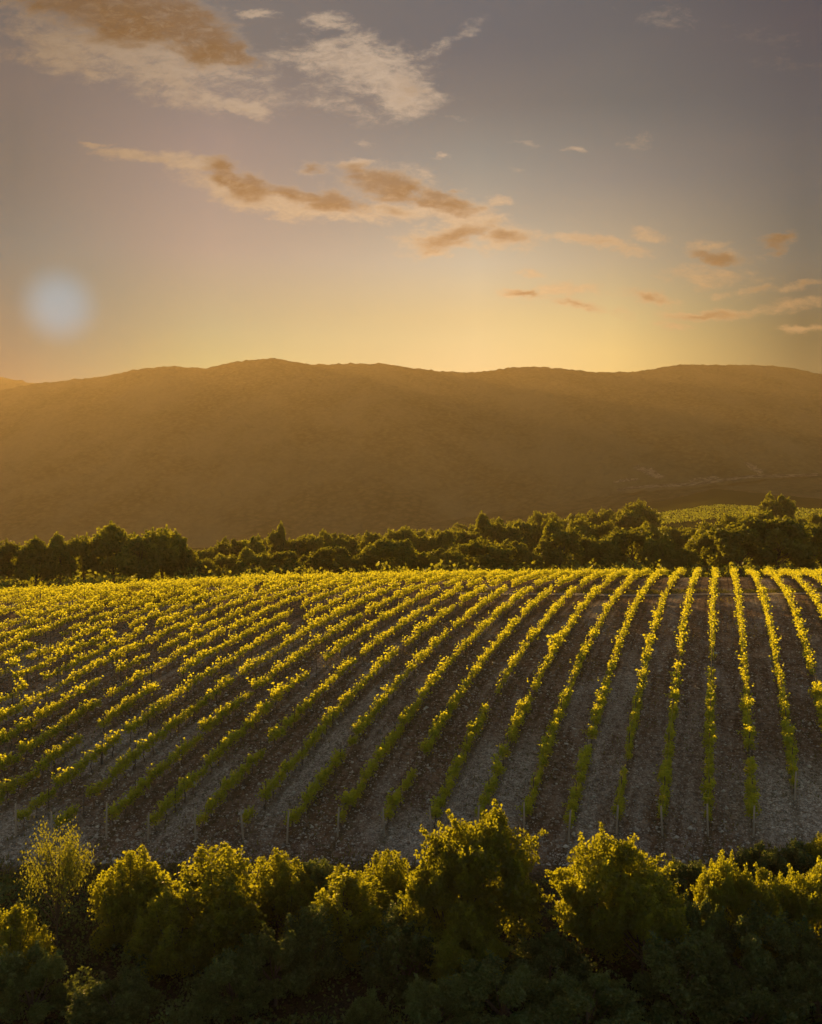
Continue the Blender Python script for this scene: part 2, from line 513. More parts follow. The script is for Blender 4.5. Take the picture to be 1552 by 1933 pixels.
# ground: stony soil in the vineyard, dark litter in front, grass beyond
M_GROUND, t = new_mat('ground')
geo = t.new('ShaderNodeNewGeometry')
pos = geo.outputs['Position']
rot = t.new('ShaderNodeMapping')
rot.inputs['Rotation'].default_value = (0, 0, TH)
t.l.new(pos, rot.inputs[0])
uv = rot.outputs[0]                       # x across the rows, y along them
sp = t.new('ShaderNodeSeparateXYZ')
t.l.new(uv, sp.inputs[0])
spw = t.new('ShaderNodeSeparateXYZ')
t.l.new(pos, spw.inputs[0])
big = t.noise(t.vmath('MULTIPLY', uv, (0.30, 0.055, 0.1)), 1.0, 3, 0.55, 0.4)
mid = t.noise(t.vmath('MULTIPLY', uv, (1.6, 0.22, 1)), 1.0, 4, 0.6)
fine = t.noise(pos, 9.0, 6, 0.7)
gr = t.noise(pos, 3.0, 4, 0.65)
vor = t.new('ShaderNodeTexVoronoi')
vor.inputs['Scale'].default_value = 6.5
t.l.new(pos, vor.inputs['Vector'])
vcol = t.new('ShaderNodeSeparateColor')
t.l.new(vor.outputs['Color'], vcol.inputs[0])
soil = t.mix(t.rng(mid[0], 0.3, 0.7), (0.125, 0.072, 0.048), (0.265, 0.170, 0.118))
soil = t.mix(t.math('MULTIPLY', t.rng(fine[0], 0.35, 0.7), 0.7), soil, (0.24, 0.18, 0.14))
pale = t.mix(t.rng(fine[0], 0.35, 0.65), (0.26, 0.225, 0.195), (0.66, 0.61, 0.55))
palef = t.math('MULTIPLY', t.rng(t.math('MULTIPLY_ADD', mid[0], 0.4, big[0]), 0.66, 0.93), 0.85)
# paler stony spots where the photo has them (world x, y, radius)
for bx, by, rx, ry in ((3.6, 62, 2.0, 9), (6.3, 63, 1.2, 8), (-22.5, 58.0, 5.0, 4.0), (24.0, 61.5, 5.5, 6.5), (-19.5, 68, 4.5, 4.5), (1.0, 58.0, 4.5, 3.0), (-6.5, 66, 1.6, 9), (-13, 62, 1.5, 6)):
    mm = t.new('ShaderNodeMapping', vector_type='TEXTURE')
    mm.inputs['Location'].default_value = (bx, by, 0)
    mm.inputs['Rotation'].default_value = (0, 0, -TH)
    mm.inputs['Scale'].default_value = (rx, ry, 1e6)
    t.l.new(t.vmath('ADD', pos, t.vmath('MULTIPLY', t.vmath('SUBTRACT', gr[1], (0.5, 0.5, 0.5)), (2.5, 2.5, 0))), mm.inputs[0])
    dd = t.rng(t.vmath('LENGTH', mm.outputs[0]), 0.45, 1.25, 1.0, 0.0)
    palef = t.math('MAXIMUM', palef, dd)
stonef = t.math('MULTIPLY', t.rng(vor.outputs['Distance'], 0.45, 0.25), t.rng(t.math('MULTIPLY_ADD', palef, 0.35, vcol.outputs[0]), 0.66, 0.92))
clod = t.new('ShaderNodeTexVoronoi')
clod.inputs['Scale'].default_value = 3.6
t.l.new(t.vmath('ADD', pos, t.vmath('MULTIPLY', fine[1], (0.2, 0.2, 0.2))), clod.inputs['Vector'])
ccol = t.new('ShaderNodeSeparateColor')
t.l.new(clod.outputs['Color'], ccol.inputs[0])
soil = t.mix(t.math('MULTIPLY', ccol.outputs[0], 0.6), soil, (0.05, 0.034, 0.024))
soil = t.mix(t.math('MULTIPLY', t.rng(ccol.outputs[1], 0.6, 1.0), 0.6), soil, (0.30, 0.235, 0.185))
pale = t.mix(t.math('MULTIPLY', ccol.outputs[0], 0.65), pale, (0.13, 0.10, 0.08))
# wheel ruts and the worked strip under the vines, along the rows
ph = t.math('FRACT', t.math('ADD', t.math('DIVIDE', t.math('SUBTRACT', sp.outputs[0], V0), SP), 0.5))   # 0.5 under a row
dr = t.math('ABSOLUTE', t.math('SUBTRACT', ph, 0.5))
dr = t.math('ADD', dr, t.math('MULTIPLY', t.math('SUBTRACT', gr[0], 0.5), 0.10))
rut = t.rng(t.math('ABSOLUTE', t.math('SUBTRACT', dr, 0.29)), 0.07, 0.02)
soil = t.mix(t.math('MULTIPLY', rut, 0.35), soil, (0.10, 0.066, 0.046))
fieldc = t.mix(t.math('MULTIPLY', palef, t.rng(fine[0], 0.28, 0.60)), soil, pale)
fieldc = t.mix(t.math('MULTIPLY', stonef, 0.85), fieldc, t.mix(vcol.outputs[1], (0.28, 0.24, 0.21), (0.55, 0.52, 0.48)))
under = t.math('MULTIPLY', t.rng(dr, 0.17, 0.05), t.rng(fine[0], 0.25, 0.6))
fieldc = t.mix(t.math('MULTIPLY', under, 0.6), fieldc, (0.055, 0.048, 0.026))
# weeds along the rows: across coordinate modulo the spacing
weed = t.math('MULTIPLY', t.rng(gr[0], 0.50, 0.68), t.rng(big[0], 0.55, 0.42))
fieldc = t.mix(t.math('MULTIPLY', weed, 0.75), fieldc, t.mix(fine[0], (0.035, 0.040, 0.014), (0.085, 0.085, 0.03)))
litter = t.mix(t.rng(fine[0], 0.3, 0.7), (0.022, 0.020, 0.012), (0.075, 0.062, 0.042))
farc = t.mix(t.rng(gr[0], 0.3, 0.7), (0.025, 0.030, 0.010), (0.06, 0.06, 0.02))
edge = t.math('MULTIPLY_ADD', t.math('SUBTRACT', gr[0], 0.5), 5.0, spw.outputs[1])
edge = t.math('SUBTRACT', edge, t.rng(spw.outputs[0], 14, 30, 0.0, 4.5))
col = t.mix(t.rng(edge, 53.5, 56.5), litter, fieldc)
col = t.mix(t.rng(spw.outputs[1], 150, 175), col, farc)
h = t.math('ADD', t.math('MULTIPLY_ADD', clod.outputs['Distance'], -0.9, t.math('MULTIPLY', fine[0], 0.6)), t.math('SUBTRACT', t.math('MULTIPLY_ADD', stonef, 0.6, t.math('MULTIPLY', mid[0], 0.8)), t.math('MULTIPLY', rut, 0.5)))
finish(t, principled(t, col, 1.0, h, 1.0, 0.12, 0.0))

M_PATH, t = new_mat('dirt_track')
geo = t.new('ShaderNodeNewGeometry')
f1 = t.noise(geo.outputs['Position'], 4.0, 5, 0.65)
finish(t, principled(t, t.mix(f1[0], (0.14, 0.10, 0.07), (0.34, 0.27, 0.20)), 0.95, f1[0], 0.5, 0.05))

M_HILL, t = new_mat('wooded_hill')
geo = t.new('ShaderNodeNewGeometry')
hp = geo.outputs['Position']
v1 = t.new('ShaderNodeTexVoronoi')
v1.inputs['Scale'].default_value = 0.10
t.l.new(hp, v1.inputs['Vector'])
h1 = t.noise(t.vmath('MULTIPLY', hp, (1.0, 0.35, 1.0)), 0.006, 6, 0.6)
h2 = t.noise(hp, 0.16, 4, 0.65)
colh = t.mix(t.rng(h1[0], 0.35, 0.68), (0.038, 0.039, 0.016), (0.115, 0.098, 0.050))
colh = t.mix(t.rng(v1.outputs['Distance'], 0.15, 0.75), t.mix(0.5, colh, (0.12, 0.105, 0.05)), colh)
colh = t.mix(t.math('MULTIPLY', t.rng(h2[0], 0.55, 0.75), 0.6), colh, (0.14, 0.115, 0.065))
hb = t.math('MULTIPLY_ADD', v1.outputs['Distance'], -1.0, t.math('MULTIPLY', h2[0], 1.2))
finish(t, principled(t, colh, 1.0, hb, 0.5, 4.0, 0.0))
M_ROCK, t = new_mat('pale_rock')
geo = t.new('ShaderNodeNewGeometry')
f1 = t.noise(geo.outputs['Position'], 0.15, 6, 0.7)
finish(t, principled(t, t.mix(t.rng(f1[0], 0.35, 0.65), (0.06, 0.05, 0.03), (0.23, 0.19, 0.13)), 1.0, f1[0], 0.8, 1.5, 0.0))

# ------------------------------------------------------------------ ground and hills
na, ny = 420, 420
A = np.linspace(-0.80, 0.80, na)
Yg = np.concatenate([[4, 8, 12, 18, 24], np.linspace(30, 70, 120), np.geomspace(70.5, 190, 175), np.geomspace(191, 1450, ny - 300)])
AA, YY = np.meshgrid(A, Yg)
XX = AA * np.maximum(YY, 20)
ZZ = ground_z(XX, YY)
g = link('ground', mesh_np('ground', np.stack([XX, YY, ZZ], -1).reshape(-1, 3), [grid_faces(len(Yg), na)], M_GROUND, smooth=True))
tag(g, 'stony brown vineyard soil and the dark slope around it', None, None, 'structure')

# dirt track crossing the rows just before the crest
tp = np.linspace(860, 2300, 160)
Vt = []
for off in np.linspace(-0.9, 0.9, 4):
    Yt = 118.4 + off + 0.35 * np.sin(tp * 0.011)
    Xt = (tp - CX) / F * Yt
    Vt.append(np.stack([Xt, Yt, ground_z(Xt, Yt) + 0.05], -1))
trk = link('path', mesh_np('path', np.concatenate(Vt), [grid_faces(4, len(tp))], M_PATH, smooth=True))
tag(trk, 'dirt track crossing the vine rows near the crest', None, None, 'structure')


def hill(name, pxs, ridge_py, Yr, base_px, base_py, Yb, na, nr, amp, tree, seed, label, power=1.0, back=0.25, scars=None):
    a = np.linspace(-0.95, 0.95, na)
    px = CX + F * a
    r_py = np.interp(px, pxs, ridge_py)
    b_py = np.interp(px, base_px, base_py)
    s = np.concatenate([np.linspace(0, 1, nr), 1 + np.linspace(0.02, back, max(6, nr // 10))])
    Sg, PX = np.meshgrid(s, px, indexing='ij')
    Ag = (PX - CX) / F
    Yg = Yb + (Yr - Yb) * Sg
    zr = (HY - r_py)[None] / F * Yr
    zb = (HY - b_py)[None] / F * Yb
    k = np.clip(Sg, 0, 1) ** power
    Z = zb + (zr - zb) * k
    Z = np.where(Sg > 1, zr - (Sg - 1) * (Yr - Yb) * 0.6, Z)
    X = Ag * Yg
    env = np.sin(np.clip(Sg, 0, 1) * np.pi) ** 0.8
    gul = np.abs(vnoise(X / 210 + 0.4 * vnoise(X / 90, Yg / 260, seed + 3), Yg / 900, seed) - 0.5) * 2
    Z = Z + env * amp * (gul - 0.5 + 0.6 * fbm(X / 160, Yg / 160, 4, seed + 5))
    Z = Z + tree * (fbm(X / 9, Yg / 9, 2, seed + 8) + 0.8 * fbm(X / 38, Yg / 38, 2, seed + 9))
    me = mesh_np(name, np.stack([X, Yg, Z], -1).reshape(-1, 3), [grid_faces(len(s), na)], M_HILL, smooth=True)
    if scars:                                   # bare rock where the slope has slipped
        me.materials.append(M_ROCK)
        fp = PX[:-1, :-1].ravel()
        fy = (HY - F * Z / Yg)[:-1, :-1].ravel()
        idx = np.zeros(len(fp), np.int32)
        for sx, sy, rx, ry, ang in scars:
            c_, s_ = math.cos(ang), math.sin(ang)
            ux, uy = ((fp - sx) * c_ + (fy - sy) * s_) / rx, (-(fp - sx) * s_ + (fy - sy) * c_) / ry
            idx[(ux * ux + uy * uy + 1.3 * fbm(fp / 9, fy / 4, 3, 61)) < 0.55] = 1
        me.polygons.foreach_set('material_index', idx)
    o = link(name, me)
    tag(o, label, None, None, 'structure')
    return o


RPX = [-900, -300, 0, 75, 200, 250, 310, 390, 420, 450, 520, 560, 600, 660, 720, 776, 830, 900, 960, 1010, 1060, 1110, 1160, 1220, 1260, 1300, 1420, 1480, 1530, 1552, 1800, 2500]
RPY = [770, 752, 737, 722, 710, 698, 692, 694, 688, 681, 676, 683, 688, 686, 686, 694, 701, 702, 695, 692, 695, 702, 703, 700, 691, 688, 689, 692, 702, 706, 742, 760]
hill('hills', RPX, RPY, 2300, [-900, 0, 400, 776, 1150, 1552, 2500], [1104, 1102, 1096, 1056, 1010, 1000, 1000], 1150, 1250, 300, 32, 7.0, 21, 'long wooded ridge across the valley under the bright sky', 1.05, scars=[(1422, 884, 30, 7, 0.55), (1225, 893, 40, 9, 0.35), (1330, 905, 40, 4, -0.1), (1180, 908, 30, 4, -0.1)])
hill('hills', [-900, -300, -100, 0, 60, 200, 2500], [722, 718, 712, 711, 723, 745, 900], 3000, [-900, 2500], [900, 900], 2450, 500, 60, 30, 14.0, 51, 'farther hill at the left behind the long ridge', 1.0)
hill('hills', [-900, 400, 700, 850, 1000, 1160, 1330, 1450, 1552, 1800, 2500], [1120, 1060, 1000, 982, 957, 933, 918, 905, 899, 885, 860], 1000, [-900, 0, 776, 1150, 1552, 2500], [1140, 1130, 1080, 1050, 1020, 1010], 560, 700, 120, 10, 5.0, 77, 'low dark wooded spur at the right in front of the ridge', 0.8)

# pale road along the top of the dark spur and rock scars on the hill above it
rp = np.linspace(1165, 1545, 90)
Vr = []
for off in (0.0, 5.0, 10.0):
    Yr_ = 985.0 + off * 1.4
    top_ = np.interp(rp, [1160, 1330, 1450, 1552], [929, 912, 902, 896]) + 2.0 * np.sin(rp * 0.03)
    Vr.append(np.stack([(rp - CX) / F * Yr_, np.full(len(rp), Yr_), -(top_ - off * 0.55 - HY) / F * Yr_], -1))
rd = link('road', mesh_np('road', np.concatenate(Vr), [grid_faces(3, len(rp))], M_ROCK, smooth=True))
tag(rd, 'pale dirt road along the foot of the long ridge at the right', None, None, 'structure')
# ------------------------------------------------------------------ haze
Vh = np.array([(x, y, z) for x in (-3600, 3600) for y in (-400, 3500) for z in (-90, 350)], float)
Fh = np.array([(0, 1, 3, 2), (4, 6, 7, 5), (0, 4, 5, 1), (2, 3, 7, 6), (0, 2, 6, 4), (1, 5, 7, 3)])
M_HAZE, t = new_mat('haze')
pv = t.new('ShaderNodeVolumePrincipled')
pv.inputs['Color'].default_value = (0.95, 0.75, 0.47, 1)
pv.inputs['Density'].default_value = 0.000090
pv.inputs['Anisotropy'].default_value = 0.33
o = t.new('ShaderNodeOutputMaterial')
t.l.new(pv.outputs[0], o.inputs['Volume'])
hz = link('haze', mesh_np('haze', Vh, [Fh], M_HAZE))
tag(hz, 'warm evening haze filling the valley', None, None, 'stuff')

# ------------------------------------------------------------------ vines
def vine_foliage(n_leaf, size, seed, full=1.0):
    """a trellised vine: leafy shoots in bunches along the wire, young tips standing up"""
    r = np.random.default_rng(seed)
    pts, tint = [], []
    nb = 9
    n1 = int(n_leaf * 0.55)
    for i in range(nb):                        # bunches of leaves along the cordon
        c = np.array([r.normal(0, 0.085), -0.58 + 1.16 * (i + r.uniform(0, 1)) / nb, r.uniform(0.78, 1.02)])
        m = n1 // nb
        pts.append(c + r.normal(0, 1, (m, 3)) * (0.085 * full, 0.075 * full, 0.095 * full))
        tint.append(np.clip(r.uniform(0, 0.55, m) + r.uniform(-0.15, 0.15), 0, 1))
    ns = 12
    per = max(2, (n_leaf - n1) // ns)
    for i in range(ns):                        # upright young shoots
        b = np.array([r.normal(0, 0.09), r.uniform(-0.6, 0.6), 0.95])
        tip = b + np.array([r.normal(0, 0.17), r.normal(0, 0.15), r.uniform(0.15, 0.62)])
        tt = r.uniform(0, 1, per)[:, None] ** 0.8
        pts.append(b + (tip - b) * tt + r.normal(0, 0.05, (per, 3)))
        tint.append(np.clip(0.35 + 0.5 * tt[:, 0] + r.normal(0, 0.15, per), 0, 1))
    V, Q = leaf_quads(np.concatenate(pts), size, size * 0.8)
    return V, Q, np.repeat(np.concatenate(tint), 4)


def vine_trunk(seed):
    r = np.random.default_rng(seed)
    k = r.normal(0, 0.035, (5, 2))
    pts = [(0, 0, -0.08)] + [(k[i, 0], k[i, 1], z) for i, z in enumerate((0.2, 0.42, 0.62, 0.8))]
    top = np.array(pts[-1])
    arms = [([top, top + (0, 0.3 * s, 0.07), top + (0.02, 0.58 * s, 0.05)], [0.022, 0.016, 0.01]) for s in (-1, 1)]
    return tubes([(pts, [0.04, 0.032, 0.03, 0.027, 0.024])] + arms, 5)


NEARV = []
for i in range(5):
    V, Q, T_ = vine_foliage(420, 0.064, 100 + i, 1.35)
    fm = mesh_np('vine_foliage', V, [Q], M_VINE, T_)
    V, Q = vine_trunk(200 + i)
    NEARV.append((fm, mesh_np('vine_trunk', V, [Q], M_BARK)))
FARV = [vine_foliage(125, 0.088, 300 + i) for i in range(6)]
FART = [vine_trunk(400 + i) for i in range(3)]


def row_xy(k, u):
    v = k * SP + V0
    return u * ST + v * CT, u * CT - v * ST


ORD = ['first', 'second', 'third', 'fourth', 'fifth', 'sixth', 'seventh', 'eighth', 'ninth', 'tenth', 'eleventh', 'twelfth', 'thirteenth', 'fourteenth', 'fifteenth', 'sixteenth',
       'seventeenth', 'eighteenth', 'nineteenth', 'twentieth', 'twenty-first', 'twenty-second', 'twenty-third', 'twenty-fourth', 'twenty-fifth', 'twenty-sixth', 'twenty-seventh', 'twenty-eighth',
       'twenty-ninth', 'thirtieth', 'thirty-first', 'thirty-second', 'thirty-third', 'thirty-fourth', 'thirty-fifth', 'thirty-sixth', 'thirty-seventh', 'thirty-eighth', 'thirty-ninth', 'fortieth']


def near_end(k):
    X = None
    u = 62.0 + 0.87 * k if k >= -15 else 62.0 + 0.87 * -15 + (k + 15) * 0.55
    if k >= 2:
        u += 3.5 + max(0, k - 2) * 0.5
    return u + {-15: 1.0, -13: 0.6, -9: -0.5, -3: -0.8}.get(k, 0)


ROWS = list(range(-40, 13))
allv, posts, stakes = [], [], []
for k in ROWS:
    r = random.Random(1000 + k)
    u0 = near_end(k)
    u = u0
    i = 0
    gapn = 0
    while u < 240:
        x, y = row_xy(k, u)
        px = CX + F * x / y
        if y > crest(px) + 10:
            break
        track = px > 830 and 116.6 < y < 120.2
        if gapn == 0 and r.random() < 0.05:
            gapn = r.choice((1, 1, 2, 3))
        if gapn > 0:
            gapn -= 1
        elif not track:
            allv.append((y, k, i, x + r.uniform(-.05, .05), y + r.uniform(-.05, .05), r.uniform(0, 6.28) > 3.14, max(0.45, r.gauss(0.97, 0.20)), px, r.random()))
        if i % 5 == 2 and not track:
            stakes.append((y, k, x, y, px, r.uniform(-.05, .05)))
        u += 1.1
        i += 1
    x, y = row_xy(k, u0 - 0.75)
    posts.append((y, k, x, y, CX + F * x / y))


def vis(px, y, x, z):
    py = HY - F * z / y
    return -25 < px < 1577 and py < 1640


cand = []
for v in allv:
    z = gz1(v[3], v[4])
    cand.append((*v, z))
nearest = sorted([v for v in cand if vis(v[7], v[4], v[3], v[9])], key=lambda v: v[0])[:300]
near_keys = {(v[1], v[2]) for v in nearest}
in_view = sorted({v[1] for v in cand if 0 < v[7] < 1552}, reverse=True)     # rows from the right edge


def row_name(k):
    j = in_view.index(k) if k in in_view else len(in_view)
    return ORD[min(j, len(ORD) - 1)]


first_in_row = {}
for v in nearest:
    first_in_row[v[1]] = min(first_in_row.get(v[1], 999), v[2])
for v in nearest:
    y_, k, i, x, y, fl, sc, px, rn, z = v
    fm, tm = NEARV[int(rn * 4.999)]
    o = link('grapevine', None)
    o.location = (x, y, z)
    o.rotation_euler = (0, 0, -TH + (math.pi if fl else 0))
    o.scale = (sc, 1.0, 0.90 + 0.5 * (sc - 0.9))
    nm = row_name(k)
    if i == 0 and i == first_in_row[k]:
        lab = 'green end grapevine beside the end post of the %s row from the right edge' % nm
    else:
        lab = 'leafy green grapevine in the near part of the %s row from the right edge' % nm
    tag(o, lab, 'grapevine', 'grapevines in the %s row from the right edge' % nm)
    link('foliage', fm, o)
    link('trunk', tm, o)

Vs, Qs, Ts, off = [], [], [], 0
VsT, QsT, offT = [], [], 0
for v in cand:
    y_, k, i, x, y, fl, sc, px, rn, z = v
    if (k, i) in near_keys:
        continue
    if px < -420 or px > 1980:
        continue
    a = -TH + (math.pi if fl else 0)
    R_ = np.array([[math.cos(a), -math.sin(a), 0], [math.sin(a), math.cos(a), 0], [0, 0, 1]])
    V, Q, T_ = FARV[int(rn * 5.999)]
    P_ = (V * (sc * 1.05, 1.0, 0.90 + 0.5 * (sc - 0.9))) @ R_.T + (x, y, z)
    Vs.append(P_); Qs.append(Q + off); Ts.append(np.clip(T_ + (rn - 0.5) * 0.3, 0, 1)); off += len(V)
    V, Q = FART[int(rn * 2.999)]
    VsT.append(V @ R_.T + (x, y, z)); QsT.append(Q + offT); offT += len(V)
fv = link('vines', mesh_np('vines', np.concatenate(Vs), [np.concatenate(Qs)], M_VINE, np.concatenate(Ts)))
tag(fv, 'sunlit yellow green vine rows running up and over the crest of the field', 'vines', None, 'stuff')
ft = link('trunks', mesh_np('trunks', np.concatenate(VsT), [np.concatenate(QsT)], M_BARK), fv)
ft['kind'] = 'stuff'

# end posts and stakes
V, Q = tubes([([(0, 0, -0.25), (0.0, -0.04, 0.9), (0.01, -0.09, 1.85)], [0.062, 0.058, 0.052])], 7)
V = np.concatenate([V, [[0.01, -0.092, 1.865]]])
capT = np.stack([np.arange(14, 21), (np.arange(14, 21) - 14 + 1) % 7 + 14, np.full(7, len(V) - 1)], -1)
PM = mesh_np('end_post', V, [Q, capT], M_POST)
V, Q = tubes([([(0, 0, -0.2), (0.01, 0.0, 0.85), (0.02, 0.0, 1.72)], [0.034, 0.032, 0.03])], 5)
V = np.concatenate([V, [[0.02, 0, 1.725]]])
capT = np.stack([np.arange(10, 15), (np.arange(10, 15) - 10 + 1) % 5 + 10, np.full(5, len(V) - 1)], -1)
SM = mesh_np('vineyard_stake', V, [Q, capT], M_STAKE)
pr = random.Random(5)
for y_, k, x, y, px in posts:
    if not -60 < px < 1610:
        continue
    o = link('end_post', PM)
    o.location = (x, y, gz1(x, y))
    o.rotation_euler = (pr.uniform(-.06, .06), pr.uniform(-.07, .07), -TH)
    o.scale = (1, 1, pr.uniform(0.88, 1.05))
    tag(o, 'pale wooden end post closing the %s vine row from the right edge' % row_name(k), 'post', 'end posts of the vine rows')
ns = 0
for y_, k, x, y, px, tl in sorted(stakes):
    if not 0 < px < 1552 or ns >= 300:
        continue
    ns += 1
    o = link('vineyard_stake', SM)
    o.location = (x, y, gz1(x, y))
    o.rotation_euler = (tl, tl * 0.7, -TH)
    tag(o, 'thin dark stake rising through the vines of the %s row from the right edge' % row_name(k), 'stake', 'stakes in the %s row from the right edge' % row_name(k))

# ------------------------------------------------------------------ trees and shrubs: unit prototypes (height 1, radius about 0.5)
def grow(limbs, sides=5):
    return tubes(limbs, sides)


def proto_round(seed, n_leaf, size, lobes=46, zlow=0.16, flat=0.42, airy=0.0, lobe_r=1.0, twigs=1.0):
    r = np.random.default_rng(seed)
    c = []
    while len(c) < lobes:
        d = r.normal(size=3)
        d /= np.linalg.norm(d)
        if d[2] < -0.55:
            continue
        rad = r.uniform(0.62, 1.0) ** 0.5
        c.append((d[0] * 0.40 * rad, d[1] * 0.40 * rad, 0.52 + d[2] * flat * rad))
    c = np.array(c)
    c[:, 2] += 0.05 * np.sin(np.arctan2(c[:, 1], c[:, 0]) * 3 + seed)
    c[:, 2] = np.maximum(c[:, 2], zlow)
    rad = r.uniform(0.07, 0.155, lobes) * lobe_r
    per = max(6, n_leaf // lobes)
    pts, tint = [], []
    for ci, ri in zip(c, rad):
        d = r.normal(size=(per, 3))
        d /= np.linalg.norm(d, axis=1, keepdims=True)
        q = ri * r.uniform(0.35 - airy * 0.3, 1.12 + airy * 0.5, (per, 1)) ** 0.7
        p = ci + d * q * (1.0, 1.0, 0.85)
        pts.append(p)
        tint.append(np.clip(r.uniform(0.0, 0.65, per) + r.uniform(-0.2, 0.35), 0, 1))
    pts = np.concatenate(pts)
    # stray twigs breaking the outline
    for i in range(lobes):
        ci = c[i]
        d = ci - (0, 0, 0.45)
        d = d / np.linalg.norm(d) + r.normal(0, 0.35, 3) + (0, 0, 0.3)
        m = max(3, per // 12)
        tt = r.uniform(0.3, 1.0, m)[:, None]
        pts = np.concatenate([pts, ci + d / np.linalg.norm(d) * rad[i] * (1.0 + 0.7 * twigs) * tt + r.normal(0, 0.012, (m, 3))])
        tint.append(r.uniform(0.3, 1.0, m))
    V, Q = leaf_quads(pts, size, size * 0.7)
    limbs = [([(0, 0, -0.04), (0.006, 0.004, 0.18), (0.0, 0.01, 0.42), (0.01, 0, 0.62)], [0.030, 0.024, 0.016, 0.007])]
    for ci in c[::3]:
        s0 = np.array((0.003, 0.005, r.uniform(0.15, 0.42)))
        m = (s0 + ci) / 2 + r.normal(0, 0.02, 3) - (0, 0, 0.02)
        limbs.append(([s0, m, ci], [0.012, 0.007, 0.003]))
    TV, TQ = grow(limbs, 5)
    return (V, Q, np.repeat(np.concatenate(tint), 4)), (TV, TQ)


def proto_shoots(seed, n_leaf, size, shoots=70):
    """rounded leafy mass of unequal lobes with young upright shoots standing out of its top"""
    r = np.random.default_rng(seed)
    limbs = [([(0, 0, -0.04), (0.004, 0, 0.14), (0, 0.004, 0.3)], [0.026, 0.02, 0.012])]
    pts, tint = [], []
    nl = 30
    m = int(n_leaf * 0.6) // nl
    for i in range(nl):
        a, q = r.uniform(0, 6.283), r.uniform(0, 1) ** 0.5
        c = np.array((math.cos(a) * 0.40 * q, math.sin(a) * 0.40 * q, r.uniform(0.12, 0.80 - 0.42 * q ** 2)))
        rad = r.uniform(0.08, 0.15)
        d = r.normal(size=(m, 3))
        d /= np.linalg.norm(d, axis=1, keepdims=True)
        pts.append(c + d * rad * r.uniform(0.3, 1.15, (m, 1)) ** 0.7)
        tint.append(np.clip(r.uniform(0, 0.6, m) + r.uniform(-0.2, 0.3), 0, 1))
        limbs.append(([(0, 0, 0.10), (c[0] * 0.5, c[1] * 0.5, c[2] * 0.6), c], [0.012, 0.007, 0.003]))
    per = int(n_leaf * 0.4) // shoots
    for i in range(shoots):
        a, q = r.uniform(0, 6.283), r.uniform(0, 1) ** 0.6
        top = 0.96 - 0.50 * q ** 1.6 + r.normal(0, 0.09)
        tip = np.array((math.cos(a) * 0.46 * q, math.sin(a) * 0.46 * q, min(1.0, max(0.25, top))))
        base = tip * (0.8, 0.8, 0) + (0, 0, tip[2] - r.uniform(0.15, 0.40))
        t = r.uniform(0.0, 1.0, per)[:, None]
        p = base + (tip - base) * t + r.normal(0, 1, (per, 3)) * (0.045 * (1 - t ** 1.5) + 0.012)
        pts.append(p)
        tint.append(np.clip(0.3 + 0.5 * t[:, 0] + r.normal(0, 0.2, per), 0, 1))
        if i % 2 == 0:
            limbs.append(([(0, 0, 0.08), base, tip], [0.01, 0.006, 0.002]))
    pts = np.concatenate(pts)
    pts[:, 2] = np.maximum(pts[:, 2], 0.03)
    V, Q = leaf_quads(pts, size, size * 0.7, 0.2)
    TV, TQ = grow(limbs, 5)
    return (V, Q, np.repeat(np.concatenate(tint), 4)), (TV, TQ)


def proto_sparse(seed, n_leaf, size):
    """slender small tree: bare fan of thin branches with leaves at the outside"""
    r = np.random.default_rng(seed)
    limbs = [([(0, 0, -0.03), (0.004, 0.0, 0.2), (0.012, 0.004, 0.42), (0.03, 0.0, 0.70)], [0.014, 0.011, 0.008, 0.003])]
    pts, tint = [], []
    nb_ = 46
    for i in range(nb_):
        s0 = np.array((0.006, 0.002, r.uniform(0.14, 0.52)))
        a = r.uniform(0, 6.283)
        q = r.uniform(0.25, 1.0) ** 0.7
        tip = np.array((math.cos(a) * 0.47 * q, math.sin(a) * 0.47 * q, 0.62 + 0.38 * math.sqrt(max(0, 1 - (q * 0.95) ** 2)) - r.uniform(0, 0.30)))
        m = s0 + (tip - s0) * 0.5 + (0, 0, -0.02) + r.normal(0, 0.012, 3)
        limbs.append(([s0, m, tip], [0.006, 0.004, 0.0015]))
        per = n_leaf // nb_
        t = r.uniform(0.45, 1.05, per)[:, None] ** 0.7
        p = m + (tip - m) * (t * 2 - 1).clip(0, 1.1) + r.normal(0, 0.045, (per, 3))
        pts.append(p)
        tint.append(r.uniform(0.1, 1, per))
    V, Q = leaf_quads(np.concatenate(pts), size, size * 0.7, 0.2)
    TV, TQ = grow(limbs, 4)
    return (V, Q, np.repeat(np.concatenate(tint), 4)), (TV, TQ)


def make_proto(name, data, mat):
    (V, Q, T_), (TV, TQ) = data
    return mesh_np('crown', V, [Q], mat, T_), mesh_np('trunk', TV, [TQ], M_BARK)


def plant(name, pr_, x, y, w, h, label, cat, group=None, rz=None, z=None, lean=0.0):
    o = link(name, None)
    o.location = (x, y, gz1(x, y) - 0.05 if z is None else z)
    o.rotation_euler = (0, lean, random.uniform(0, 6.283) if rz is None else rz)
    o.scale = (w, w, h)
    tag(o, label, cat, group)
    link('crown', pr_[0], o)
    link('trunk', pr_[1], o)
    return o


